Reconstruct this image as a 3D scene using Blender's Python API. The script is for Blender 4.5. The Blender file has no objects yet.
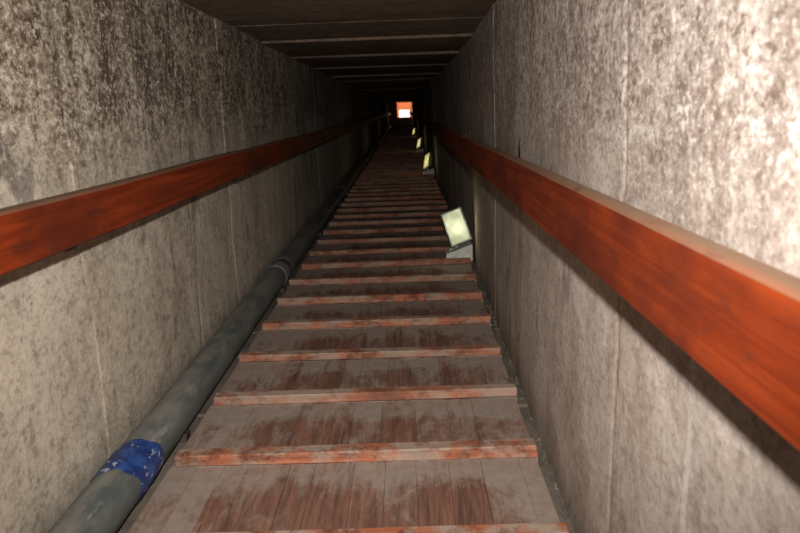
import bpy, bmesh, math, random
from mathutils import Vector, Matrix, noise, Euler
random.seed(7)
S = bpy.context.scene
S.view_settings.view_transform = 'Standard'
LEN = 36.0
XL = -0.765
def xr(d): return .335 + .018*(min(max(d,1.2),4.3)-1.2)
H0 = .9

# ---------------------------------------------------------------- node helpers
class NT:
    def __init__(s, name):
        s.m = bpy.data.materials.new(name); s.m.use_nodes = True
        s.t = s.m.node_tree; s.t.nodes.clear()
        s.out = s.t.nodes.new('ShaderNodeOutputMaterial')
        s.b = s.t.nodes.new('ShaderNodeBsdfPrincipled')
        s.t.links.new(s.b.outputs[0], s.out.inputs[0])
        s.tc = s.t.nodes.new('ShaderNodeTexCoord')
    def put(s, v, sock):
        if isinstance(v, bpy.types.NodeSocket): s.t.links.new(v, sock)
        elif v is not None:
            if isinstance(v, tuple) and len(v) == 3 and sock.type == 'RGBA': v = (*v, 1)
            sock.default_value = v
    def mapping(s, scale=(1,1,1), loc=(0,0,0), rot=(0,0,0)):
        n = s.t.nodes.new('ShaderNodeMapping'); s.t.links.new(s.tc.outputs['Object'], n.inputs[0])
        n.inputs['Scale'].default_value = scale; n.inputs['Location'].default_value = loc
        n.inputs['Rotation'].default_value = rot
        return n.outputs[0]
    def noise(s, scale, vec=None, detail=4, rough=.6, dist=0):
        n = s.t.nodes.new('ShaderNodeTexNoise'); s.put(vec or s.tc.outputs['Object'], n.inputs['Vector'])
        n.inputs['Scale'].default_value = scale; n.inputs['Detail'].default_value = detail
        n.inputs['Roughness'].default_value = rough; n.inputs['Distortion'].default_value = dist
        return n.outputs[0]
    def ramp(s, v, a, b, lo=0., hi=1.):
        n = s.t.nodes.new('ShaderNodeMapRange'); n.interpolation_type = 'SMOOTHSTEP'
        s.put(v, n.inputs[0])
        for i, x in enumerate((a, b, lo, hi)): n.inputs[i+1].default_value = x
        return n.outputs[0]
    def math(s, op, a, b=None, clamp=False):
        n = s.t.nodes.new('ShaderNodeMath'); n.operation = op; n.use_clamp = clamp
        s.put(a, n.inputs[0])
        if b is not None: s.put(b, n.inputs[1])
        return n.outputs[0]
    def mix(s, f, a, b, mode='MIX'):
        n = s.t.nodes.new('ShaderNodeMix'); n.data_type = 'RGBA'; n.blend_type = mode
        s.put(f, n.inputs[0]); s.put(a, n.inputs[6]); s.put(b, n.inputs[7])
        return n.outputs[2]
    def sep(s, v=None):
        n = s.t.nodes.new('ShaderNodeSeparateXYZ'); s.put(v or s.tc.outputs['Object'], n.inputs[0]); return n.outputs
    def normal(s):
        return s.t.nodes.new('ShaderNodeNewGeometry').outputs['Normal']
    def attr(s, name):
        n = s.t.nodes.new('ShaderNodeAttribute'); n.attribute_name = name; return n.outputs['Fac']
    def bump(s, h, strength=.5, dist=.01):
        n = s.t.nodes.new('ShaderNodeBump'); n.inputs['Strength'].default_value = strength
        n.inputs['Distance'].default_value = dist; s.put(h, n.inputs['Height'])
        s.t.links.new(n.outputs[0], s.b.inputs['Normal'])
    def fin(s, col, rough=.8, metal=0., spec=None):
        s.put(col, s.b.inputs['Base Color']); s.put(rough, s.b.inputs['Roughness'])
        s.b.inputs['Metallic'].default_value = metal
        if spec is not None: s.b.inputs['Specular IOR Level'].default_value = spec
        return s.m

def stone(name, low, up, dark, pale, upz=(.72,.95), stain=.7, speck=.5, smudge=(.10,.09,.085), grime=.5, mscale=30):
    s = NT(name)
    x, y, z = s.sep()
    big = s.noise(1.6, s.mapping((1,1,.7)), 3)
    med = s.noise(6, s.mapping((1,1.1,.9)), 8, .75, .4)
    fine = s.noise(120, None, 4, .7)
    # grain stretched along the passage so that it reads as round grain on the foreshortened wall
    mott = s.noise(mscale, s.mapping((1,.8,1.1)), 7, .8)
    grain = s.noise(mscale*2.6, s.mapping((1,.8,1.1),(3,1,2)), 4, .75)
    zz = s.math('ADD', z, s.math('MULTIPLY', s.math('SUBTRACT', big, .5), .4))
    upper = s.ramp(zz, upz[0], upz[1])
    blk = s.attr('blk')
    c = s.mix(upper, low, up)
    c = s.mix(s.math('MULTIPLY', blk, .22), c, dark)
    c = s.mix(s.ramp(s.noise(2.6, s.mapping((1,1,.8),(5,2,1)), 4, .6), .35, .7, 0, .4), c, pale)
    c = s.mix(s.ramp(s.noise(3.4, s.mapping((1,1.3,.8),(2,8,4)), 7, .72, .6), .42, .66, 0, grime), c, dark)
    blot = s.ramp(med, .43, .58)
    bf = s.math('MULTIPLY', blot, s.math('ADD', s.math('MULTIPLY', upper, stain), .07), True)
    c = s.mix(bf, c, dark)
    sm = s.noise(1.0, s.mapping((3, 6, 2.8), (7, 1, 3)), 6, .6, .5)
    c = s.mix(s.ramp(sm, .57, .66, 0, .6), c, smudge)
    st = s.noise(1.0, s.mapping((3, 8, .9)), 6, .65, .5)
    c = s.mix(s.ramp(st, .58, .74, 0, .4), c, pale)
    st2 = s.noise(1.0, s.mapping((3, 6, 1.0), (4, 9, 2)), 7, .68, .6)
    c = s.mix(s.ramp(st2, .58, .70, 0, .45), c, dark)
    st3 = s.noise(1.0, s.mapping((2, 30, .45), (1, 3, 7)), 3, .5, .15)
    c = s.mix(s.ramp(st3, .67, .75, 0, .5), c, pale)
    mf = s.math('ADD', s.math('MULTIPLY', upper, .5*speck), .32*speck)
    c = s.mix(s.math('MULTIPLY', s.ramp(mott, .50, .61), mf), c, dark)
    c = s.mix(s.math('MULTIPLY', s.ramp(mott, .47, .37), mf), c, pale)
    c = s.mix(s.math('MULTIPLY', s.ramp(grain, .52, .62), s.math('MULTIPLY', mf, .8)), c, dark)
    c = s.mix(s.math('MULTIPLY', s.ramp(grain, .46, .36), s.math('MULTIPLY', mf, .8)), c, pale)
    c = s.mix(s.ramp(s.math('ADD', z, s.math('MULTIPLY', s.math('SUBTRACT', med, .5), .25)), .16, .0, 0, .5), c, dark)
    c = s.mix(s.math('MULTIPLY', s.attr('joint'), .8), c, dark)
    h = s.math('ADD', s.math('MULTIPLY', fine, .15), s.math('MULTIPLY', mott, .6))
    s.bump(h, .5, .007)
    return s.fin(c, .9, spec=.15)

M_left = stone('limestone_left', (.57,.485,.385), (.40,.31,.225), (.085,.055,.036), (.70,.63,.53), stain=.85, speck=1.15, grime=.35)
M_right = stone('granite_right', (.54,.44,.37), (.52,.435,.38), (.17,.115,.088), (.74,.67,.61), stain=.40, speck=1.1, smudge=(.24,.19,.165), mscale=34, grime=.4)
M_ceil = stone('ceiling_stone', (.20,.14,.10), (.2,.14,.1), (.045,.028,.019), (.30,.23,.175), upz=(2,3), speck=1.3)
M_floor = stone('floor_stone', (.26,.22,.18), (.22,.19,.16), (.08,.06,.045), (.40,.35,.30), upz=(2,3))

def rail_mat():
    s = NT('varnished_rail_wood')
    g = s.noise(1, s.mapping((60, 2.2, 60)), 6, .65, .6)
    g2 = s.noise(5, s.mapping((1,.5,1)), 5, .65)
    c = s.mix(s.ramp(g, .3, .7), (.135,.016,.004), (.26,.038,.007))
    c = s.mix(s.ramp(g2, .40, .64, 0, .8), c, (.075,.013,.006))
    n = s.sep(s.normal())
    worn = s.math('MULTIPLY', s.ramp(n[2], .35, .9), s.ramp(s.noise(9, s.mapping((1,.4,1))), .2, .5, .55, 1))
    c = s.mix(worn, c, (.16,.095,.058))
    k = s.ramp(s.noise(40, s.mapping((1,.3,1)), 4), .58, .72)
    c = s.mix(s.math('MULTIPLY', k, .5), c, (.05,.02,.012))
    s.bump(g, .25, .003)
    return s.fin(c, s.math('ADD', s.math('MULTIPLY', worn, .3), .5), spec=.2)
M_rail = rail_mat()

SP, Y0 = .385, 1.290     # cleat pitch and phase
def board_mat():
    s = NT('worn_ramp_boards')
    x, y, z = s.sep()
    v = s.math('FRACT', s.math('DIVIDE', s.math('SUBTRACT', y, Y0-10*SP), SP))
    r = s.attr('rnd')
    g = s.noise(1, s.mapping((70, 4, 20)), 6, .7, .5)
    wood = s.mix(s.ramp(g, .3, .7), (.070,.028,.017), (.25,.11,.07))
    wood = s.mix(s.math('MULTIPLY', r, .6), wood, (.15,.08,.057))
    dust = s.mix(s.noise(30, None, 5), (.20,.155,.125), (.40,.325,.275))
    n1 = s.noise(9, s.mapping((1.6,.7,1)), 7, .75, .7)
    edge = s.math('ADD', s.ramp(x, .14, .29, 0, .6), s.ramp(x, -.38, -.57, 0, .6))
    d = s.math('ADD', s.ramp(v, .52, .88, 0, .7), edge)
    d = s.math('ADD', d, s.ramp(v, .18, .12, 0, .3))
    d = s.math('ADD', d, s.math('MULTIPLY', s.math('SUBTRACT', n1, .485), 3.0))
    d = s.math('ADD', d, s.math('MULTIPLY', s.math('SUBTRACT', g, .5), .7))
    d = s.math('ADD', d, s.math('MULTIPLY', s.math('SUBTRACT', r, .5), .5))
    f = s.ramp(d, -.1, .8, .08, .92)
    c = s.mix(f, wood, dust)
    s.bump(s.math('ADD', g, n1), .3, .004)
    return s.fin(c, .8, spec=.2)
M_board = board_mat()
def cleat_mat():
    s = NT('red_cleat_wood')
    r = s.attr('rnd')
    g = s.noise(1, s.mapping((4, 60, 60)), 6, .7, .5)
    c = s.mix(s.ramp(g, .3, .7), (.24,.070,.032), (.42,.14,.068))
    c = s.mix(s.ramp(s.noise(14, None, 5, .7), .45, .60, 0, .85), c, (.11,.035,.020))
    c = s.mix(s.math('MULTIPLY', r, .35), c, (.25,.15,.105))
    n = s.sep(s.normal())
    up = s.ramp(n[2], .4, .8, .65, .95)
    d = s.math('MULTIPLY', s.ramp(s.noise(7, s.mapping((1,1,2)), 7, .78), .42, .60), up)
    c = s.mix(d, c, (.34,.27,.215))
    s.bump(g, .3, .003)
    return s.fin(c, .78, spec=.2)
M_cleat = cleat_mat()

def pipe_mat():
    s = NT('dusty_grey_pipe')
    n = s.sep(s.normal())
    c = s.mix(s.noise(6, None, 5), (.052,.066,.066), (.105,.118,.112))
    d = s.math('MULTIPLY', s.ramp(n[2], .0, .9), s.ramp(s.noise(12, s.mapping((1,.35,1)), 6, .7), .36, .64))
    c = s.mix(s.math('MULTIPLY', d, .6), c, (.28,.255,.22))
    k = s.ramp(s.noise(30, s.mapping((1,.2,1)), 4), .60, .72)
    c = s.mix(s.math('MULTIPLY', k, .45), c, (.33,.32,.30))
    return s.fin(c, .5, spec=.4)
M_pipe = pipe_mat()
def tape_mat():
    s = NT('blue_tape')
    c = s.mix(s.ramp(s.noise(22, None, 5, .7), .42, .62), (.012,.028,.12), (.025,.075,.27))
    c = s.mix(s.ramp(s.noise(34, s.mapping((1,1,2), (3,1,1)), 4), .60, .67), c, (.36,.40,.47))
    s.bump(s.noise(30), .5, .005)
    return s.fin(c, .5)
M_tape = tape_mat()
def simple(name, a, b, rough=.6, metal=0, sc=15):
    s = NT(name)
    c = s.mix(s.ramp(s.noise(sc, None, 5, .7), .35, .65), a, b)
    return s.fin(c, rough, metal)
M_metal = simple('dark_bracket_metal', (.05,.04,.035), (.13,.10,.08), .55, .5)
M_grit = simple('dark_grit', (.05,.04,.03), (.17,.14,.115), .9, 0, 20)
M_white = simple('white_lamp_enamel', (.50,.50,.46), (.68,.68,.63), .5)
M_alu = simple('lamp_housing_alu', (.30,.31,.29), (.42,.43,.40), .45, .2)
M_orange = simple('orange_plaster', (.75,.30,.12), (.85,.38,.17), .8, 0, 4)
def emis(name, a, b, st, sc=6, base=(.3,.3,.25)):
    s = NT(name)
    c = s.mix(s.ramp(s.noise(sc, None, 2), .35, .65), a, b)
    s.put(c, s.b.inputs['Emission Color']); s.b.inputs['Emission Strength'].default_value = st
    return s.fin(base, .4)
M_glass = emis('lit_lamp_glass', (.36,.41,.22), (.72,.77,.52), .72, 9)
M_glass2 = emis('lit_lamp_glass_yellow', (.75,.66,.20), (.85,.78,.35), .5)
M_panel = emis('lit_panel', (1,.85,.65), (1,.95,.85), 1.6)

# ---------------------------------------------------------------- mesh helpers
def finish(bm, name, mats, parent=None, smooth=False):
    me = bpy.data.meshes.new(name); bm.to_mesh(me); bm.free()
    for m in mats: me.materials.append(m)
    if smooth:
        for p in me.polygons: p.use_smooth = True
    o = bpy.data.objects.new(name, me); S.collection.objects.link(o)
    if parent: o.parent = parent
    return o
def empty(name, loc=(0,0,0), rot=None):
    e = bpy.data.objects.new(name, None); e.location = loc; e.empty_display_size = .1
    if rot: e.rotation_euler = rot
    S.collection.objects.link(e); return e
def box(bm, x0, x1, y0, y1, z0, z1, mat=0, bev=0, rnd=None, lay=None, jit=0, seg=1):
    vs = [bm.verts.new((x, y, z)) for x in (x0, x1) for y in (y0, y1) for z in (z0, z1)]
    if jit:
        for v in vs: v.co += Vector((random.uniform(-jit,jit), random.uniform(-jit,jit), random.uniform(-jit,jit)*.5))
    idx = [(0,1,3,2),(4,6,7,5),(0,4,5,1),(2,3,7,6),(0,2,6,4),(1,5,7,3)]
    fs = [bm.faces.new([vs[i] for i in f]) for f in idx]
    for f in fs: f.material_index = mat
    if lay is not None:
        for v in vs: v[lay] = rnd
    if bev:
        es = list({e for f in fs for e in f.edges})
        bmesh.ops.bevel(bm, geom=es, offset=bev, segments=seg, affect='EDGES', profile=.5)
    return vs

# ---------------------------------------------------------------- walls
def wall(name, side, joints, mat):
    bm = bmesh.new(); lay = bm.verts.layers.float.new('joint'); lb = bm.verts.layers.float.new('blk')
    ys = []; y = -.9
    while y < LEN:
        ys.append(y); y += .04 if y < 7 else (.12 if y < 14 else .5)
    ys.append(LEN)
    for j in joints:
        ys = [q for q in ys if abs(q-j) > .009]
        ys += [j-.007, j-.0012, j+.0012, j+.007]
    ys.sort()
    zs = [-.05 + i*(1.42/36) for i in range(37)]
    offs = [random.uniform(-.0015, .0015) for _ in range(len(joints)+1)]
    tone = [random.random() for _ in range(len(joints)+1)]
    strength = [random.uniform(.1, .8) for _ in joints]
    rows = []
    for y in ys:
        bi = sum(1 for j in joints if y > j)
        jd, ji = min((abs(y-j), i) for i, j in enumerate(joints))
        row = []
        for z in zs:
            n = noise.noise(Vector((side*3.1, y*1.6, z*1.6)))*.006 + noise.noise(Vector((side*5, y*7, z*7)))*.003
            o = offs[bi] + n
            g = 0
            st = strength[ji]*min(1, max(0, .6+1.8*noise.noise(Vector((ji*3.3, 0, z*3)))))
            if jd < .002: o += .0025*st; g = st
            if z < .02: o -= .004
            yy = y + (noise.noise(Vector((ji*7.7, 2, z*3)))*.012 if jd < .009 else 0)
            X = (XL - o) if side < 0 else (xr(y) + o)
            v = bm.verts.new((X, yy, z)); v[lay] = g; v[lb] = tone[bi]; row.append(v)
        rows.append(row)
    for a, b in zip(rows, rows[1:]):
        for i in range(len(zs)-1):
            q = [a[i], b[i], b[i+1], a[i+1]]
            if side > 0: q.reverse()
            bm.faces.new(q)
    o = finish(bm, name, [mat], smooth=True)
    m = o.modifiers.new('thick', 'SOLIDIFY'); m.thickness = .12; m.offset = -1
    return o
jl = [-.3, .75, 1.66, 2.5, 3.1, 4.16, 5.0, 6.3, 7.1, 8.6]
jr = [-.4, 1.12, 2.27, 3.0, 4.3, 5.0, 6.4, 7.5, 8.7]
for j in (jl, jr):
    while j[-1] < LEN-2: j.append(j[-1]+random.uniform(.8,1.6))
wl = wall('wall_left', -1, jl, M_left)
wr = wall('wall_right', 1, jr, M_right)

# ceiling slabs
bm = bmesh.new()
sl = [(-1, 1.31), (2.42, 1.29), (3.4, 1.292), (4.1, 1.271), (4.65, 1.278), (5.2, 1.267), (5.9,1.276), (6.5, 1.264), (7.3,1.275), (8.1,1.264)]
while sl[-1][0] < LEN-1: sl.append((sl[-1][0]+random.uniform(.5,.9), random.choice((1.268, 1.278))+random.uniform(-.003,.003)))
sl.append((LEN, 0))
for (a, z), (b, _) in zip(sl, sl[1:]):
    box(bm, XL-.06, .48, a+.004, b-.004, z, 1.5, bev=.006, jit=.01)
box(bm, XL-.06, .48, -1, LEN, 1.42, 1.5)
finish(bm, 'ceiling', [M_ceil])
# floor stone
bm = bmesh.new()
y = -1.
while y < LEN:
    n = min(y+random.uniform(.8,1.2), LEN)
    box(bm, XL-.05, .46, y, n-.006, -.12, random.uniform(-.003,.0), bev=.005)
    y = n
finish(bm, 'floor', [M_floor])
# grit along right edge of the floor
bm = bmesh.new()
for i in range(500):
    y = random.uniform(.9, 7); r = random.uniform(.0015, .006)
    x = xr(y) - .002 - min(abs(random.gauss(0, .009)), .018)
    mt = Matrix.Translation((x-r*.5, y, r*.5)) @ Euler((random.random()*3, random.random()*3, 0)).to_matrix().to_4x4() @ Matrix.Diagonal((1, random.uniform(.6,1.3), .7, 1))
    bmesh.ops.create_icosphere(bm, subdivisions=1, radius=r, matrix=mt)
finish(bm, 'stone_rubble', [M_grit])

# ---------------------------------------------------------------- ramp
ramp = empty('wooden_ramp')
bm = bmesh.new(); lay = bm.verts.layers.float.new('rnd')
bc = bmesh.new(); layc = bc.verts.layers.float.new('rnd')
k = -5
while Y0 + (k+1)*SP < LEN-.2:
    ya = Y0 + k*SP; near = ya < 6
    xa = -.625; xb = xr(ya) - .034 + random.uniform(-.004, .002)
    x = xa
    while x < xb-.03:
        w = random.uniform(.06, .10)
        x2 = min(x+w, xb)
        if xb-x2 < .04: x2 = xb
        r = random.random(); dz = random.uniform(-.001, .001)
        box(bm, x+.0003, x2-.0003, ya+.001, ya+SP-.001, .008+dz, .030+dz, bev=.0006 if near else 0, lay=lay, rnd=r)
        x = x2
    r = random.random(); j = random.uniform(-.006,.01)
    box(bc, xa+.006+j, xb-.002+j*.3, ya, ya+.042, .031, .060+random.uniform(-.003,.003), bev=.003 if near else 0, lay=layc, rnd=r, jit=.0035)
    k += 1
for X in (-.59, -.15, .27):
    box(bm, X-.02, X+.02, -.6, LEN-.3, .0, .0085, lay=lay, rnd=.5)
finish(bm, 'deck_boards', [M_board], ramp)
finish(bc, 'cleats', [M_cleat], ramp)

# ---------------------------------------------------------------- rails
def rail(side, xi, xo, zb, zt, name):
    root = empty(name)
    bm = bmesh.new(); bb = bmesh.new()
    y = -.6; segs = [3.52 if side < 0 else 3.9]
    while y < LEN-.5:
        L = segs.pop() if segs else 2.9
        e = min(y+L, LEN-.4)
        a, b = sorted((xi, xo))
        dz = random.uniform(-.003,.003)
        n = 14
        prev = None
        for i in range(n+1):
            t = i/n; yy = y + (e-y-.003)*t
            bx = noise.noise(Vector((side*9, yy*.9, 0)))*.004; bz = noise.noise(Vector((side*4, yy*.9, 5)))*.004+dz
            c = .005
            prof = [(a+c,zb),(b-c,zb),(b,zb+c),(b,zt-c),(b-c,zt),(a+c,zt),(a,zt-c),(a,zb+c)]
            ring = [bm.verts.new((px+bx, yy, pz+bz)) for px,pz in prof]
            if prev:
                for q in range(8): bm.faces.new([prev[q], prev[(q+1)%8], ring[(q+1)%8], ring[q]])
            else: bm.faces.new(ring)
            prev = ring
        bm.faces.new(prev[::-1])
        y = e
    y = [1.43, 2.9] if side < 0 else [.45, 2.4]
    while y[-1] < LEN-1.5: y.append(y[-1]+1.45)
    for q in y:
        wx = XL-.004 if side < 0 else xr(q)+.004
        a, b = sorted((wx, xi+(.02 if side>0 else -.02)))
        box(bb, a, b, q-.02, q+.02, zb-.012, zb+.002, bev=.002)
        a, b = sorted((wx, wx-side*.012))
        box(bb, a, b, q-.025, q+.025, zb-.035, zb+.05, bev=.002)
        a, b = sorted((xo, wx))
        box(bb, a-.001, b+.001, q-.012, q+.012, zb+.03, zb+.06, bev=.002)
    bmesh.ops.recalc_face_normals(bm, faces=bm.faces)
    finish(bm, 'plank', [M_rail], root); finish(bb, 'brackets', [M_metal], root)
rail(-1, -.66, -.70, .656, .758, 'wooden_handrail')
rail(1, .26, .288, .660, .770, 'wooden_handrail')

# ---------------------------------------------------------------- pipe
def tube(bm, pts, rad, seg=28, mat=0):
    prev = None
    for i, p in enumerate(pts):
        r = rad[i] if isinstance(rad, list) else rad
        ring = [bm.verts.new((p[0]+r*math.cos(2*math.pi*q/seg), p[1], p[2]+r*math.sin(2*math.pi*q/seg))) for q in range(seg)]
        if prev:
            for q in range(seg):
                f = bm.faces.new([prev[q], prev[(q+1)%seg], ring[(q+1)%seg], ring[q]]); f.material_index = mat; f.smooth = True
        else: bm.faces.new(ring)
        prev = ring
    bm.faces.new(prev[::-1])
R = .056
def pc(y): return (-.690 + .003*math.sin(y*1.1), y, .074 + .002*math.sin(y*2.3))
root = empty('drain_pipe')
bm = bmesh.new()
tube(bm, [pc(-.6+i*.2) for i in range(int((LEN)/.2))], R)
for y in (3.72, 7.6, 11.5, 15.4, 19.3, 23.2):
    for a, b, r in ((-.09, .09, .0605), (-.105,-.085,.063), (.085,.105,.063)):
        tube(bm, [pc(y+a), pc(y+a+.004), pc(y+b-.004), pc(y+b)], [R, r, r, R])
bmesh.ops.recalc_face_normals(bm, faces=bm.faces)
finish(bm, 'pipe_body', [M_pipe], root)
bm = bmesh.new()
seg = 40; prev = None
n = 9
for i in range(n):
    t = i/(n-1); ring = []
    for q in range(seg):
        a = 2*math.pi*q/seg
        e = (.02*noise.noise(Vector((math.cos(a)*2, math.sin(a)*2, 3))) if i == 0 else .024*noise.noise(Vector((math.cos(a)*2, math.sin(a)*2, 9))) if i == n-1 else 0)
        y = 1.48+.16*t+e+.02*math.cos(a)
        c = pc(y); r = R+.0025+.0018*noise.noise(Vector((math.cos(a)*4, y*40, math.sin(a)*4)))
        if i in (0, n-1): r = R+.0006
        ring.append(bm.verts.new((c[0]+r*math.cos(a), y, c[2]+r*math.sin(a))))
    if prev:
        for q in range(seg): bm.faces.new([prev[q], prev[(q+1)%seg], ring[(q+1)%seg], ring[q]])
    prev = ring
bmesh.ops.recalc_face_normals(bm, faces=bm.faces)
finish(bm, 'blue_tape_wrap', [M_tape], root, smooth=True)
bm = bmesh.new()
for i in range(20):
    y = .2+i*1.7; box(bm, -.735, -.645, y-.02, y+.02, 0, .025, bev=.002)
finish(bm, 'pipe_cradles', [M_metal], root)

# ---------------------------------------------------------------- floodlights
def flood(x, y, glass, first=False, yaw=-20):
    root = empty('floodlight', (x, y, .0))
    bm = bmesh.new()
    v = [(-.065,-.06,.032),(.085,-.06,.032),(.085,.10,.032),(-.065,.10,.032),
         (-.065,-.06,.075),(.085,-.06,.135),(.085,.10,.135),(-.065,.10,.075)]
    vs = [bm.verts.new(c) for c in v]
    for f in ((3,2,1,0),(4,5,6,7),(0,1,5,4),(1,2,6,5),(2,3,7,6),(3,0,4,7)): bm.faces.new([vs[i] for i in f])
    bmesh.ops.bevel(bm, geom=list(bm.edges), offset=.005, segments=2, affect='EDGES')
    finish(bm, 'ballast_box', [M_white], root)
    head = Matrix.Translation((-.0, .0, .225)) @ Euler((math.radians(-22), 0, math.radians(yaw)), 'XYZ').to_matrix().to_4x4() @ Euler((0, math.radians(-24), 0)).to_matrix().to_4x4()
    w, h = .056, .096
    bm = bmesh.new()
    fr = [(-w,-.0,-h),(w,-.0,-h),(w,-.0,h),(-w,-.0,h)]
    bk = [(-w*.6,.05,-h*.7),(w*.6,.05,-h*.7),(w*.6,.05,h*.7),(-w*.6,.05,h*.7)]
    a = [bm.verts.new(c) for c in fr]; b = [bm.verts.new(c) for c in bk]
    bm.faces.new(b[::-1])
    for i in range(4): bm.faces.new([a[i], a[(i+1)%4], b[(i+1)%4], b[i]])
    bm.faces.new(a)
    t = .007
    for (x0,x1,z0,z1) in ((-w-t,w+t,h-.002,h+t),(-w-t,w+t,-h-t,-h+.002),(-w-t,-w+.002,-h,h),(w-.002,w+t,-h,h)):
        box(bm, x0, x1, -.012, .008, z0, z1, bev=.0015)
    for i in range(6):
        z = -h*.6 + i*h*.24
        box(bm, -w*.55, w*.55, .048, .060, z-.002, z+.002)
    bmesh.ops.recalc_face_normals(bm, faces=bm.faces)
    bm.transform(head); finish(bm, 'lamp_head', [M_alu], root)
    bm = bmesh.new(); box(bm, -w+.002, w-.002, -.008, -.002, -h+.002, h-.002); bm.transform(head)
    finish(bm, 'glass', [glass], root)
    bm = bmesh.new()
    box(bm, -.012, .012, .03, .045, .09, .22, bev=.002); box(bm, -.045,.045,.025,.05,.085,.097, bev=.002)
    finish(bm, 'yoke', [M_alu], root)
    l = bpy.data.lights.new('lamp_glow', 'POINT'); l.shadow_soft_size = .03
    l.energy = .3; l.color = (1,.95,.62) if first else (1,.88,.42)
    o = bpy.data.objects.new('lamp_glow', l); S.collection.objects.link(o); o.parent = root
    o.matrix_local = head @ Matrix.Translation((0,-.07,0))
for i, k in enumerate((7, 21, 34, 54)):
    flood(.280, Y0+SP*k+.115, M_glass if i == 0 else M_glass2, i == 0, -20 if i == 0 else -66)

# ---------------------------------------------------------------- far end: doorway and lit chamber
bm = bmesh.new()
box(bm, XL-.1, -.34, LEN, LEN+.15, -.1, 1.5); box(bm, .39, .55, LEN, LEN+.15, -.1, 1.5)
box(bm, -.34, .39, LEN, LEN+.15, -.1, .50); box(bm, -.34, .39, LEN, LEN+.15, 1.22, 1.5)
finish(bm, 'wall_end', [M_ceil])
bm = bmesh.new()
box(bm, -.9,.9, LEN+1.6, LEN+1.7, -.1, 1.9); box(bm, -1.0,-.9, LEN+.15, LEN+1.7, -.1, 1.9); box(bm, .9,1.0, LEN+.15, LEN+1.7, -.1, 1.9)
box(bm, -1,1, LEN+.15, LEN+1.7, 1.9, 2.0)
finish(bm, 'wall_chamber', [M_orange])
bm = bmesh.new(); box(bm, -1,1, LEN+.15, LEN+1.7, -.2, -.1); finish(bm, 'floor_chamber', [M_floor])
root = empty('light_box')
bm = bmesh.new(); box(bm, -.26,.28, LEN+1.0, LEN+1.12, .46, .86, bev=.01); finish(bm,'panel',[M_panel],root)
bm = bmesh.new(); box(bm, -.25,-.21, LEN+1.04, LEN+1.08, -.1, .47); box(bm, .21,.25, LEN+1.04, LEN+1.08, -.1, .47); finish(bm,'legs',[M_metal],root)
def light(name, kind, loc, energy, col, size=.1):
    l = bpy.data.lights.new(name, kind); l.energy = energy; l.color = col
    l.shadow_soft_size = size
    o = bpy.data.objects.new(name, l); o.location = loc; S.collection.objects.link(o); return o
light('chamber_lamp', 'POINT', (0, LEN+.7, 1.6), 20, (1,.85,.7), .1)

# ---------------------------------------------------------------- camera
f = 720.; vx, vy = 404-400, 266.5-109
rr = math.radians(1.9)
yc = Vector((vx, vy, -f)).normalized()
c, s_ = math.cos(rr), math.sin(rr)
xc = Vector((c, s_, (vx*c+vy*s_)/f)).normalized()
zc = xc.cross(yc).normalized()
W2C = Matrix((xc, yc, zc)).transposed()
C2W = W2C.transposed()
cam = bpy.data.cameras.new('camera'); cam.sensor_width = 36; cam.lens = f*36/800; cam.clip_start = .02; cam.clip_end = 200
cam.dof.use_dof = True; cam.dof.focus_distance = 2.2; cam.dof.aperture_fstop = 8
co = bpy.data.objects.new('camera', cam); S.collection.objects.link(co); S.camera = co
M = C2W.to_4x4(); M.translation = (0, 0, H0); co.matrix_world = M

# camera flash (on top of the body)
fl = bpy.data.lights.new('camera_flash', 'SPOT'); fl.energy = 215; fl.spot_size = math.radians(92); fl.spot_blend = 1
fl.shadow_soft_size = .018; fl.color = (1,.965,.91)
fo = bpy.data.objects.new('camera_flash', fl); S.collection.objects.link(fo)
M2 = C2W.to_4x4() @ Matrix.Rotation(math.radians(1),4,'X') @ Matrix.Rotation(math.radians(3),4,'Y'); M2.translation = (0, -.02, H0+.13); fo.matrix_world = M2

w = bpy.data.worlds.new('world'); S.world = w; w.use_nodes = True
w.node_tree.nodes['Background'].inputs[0].default_value = (.9,.85,.79,1); w.node_tree.nodes['Background'].inputs[1].default_value = .3
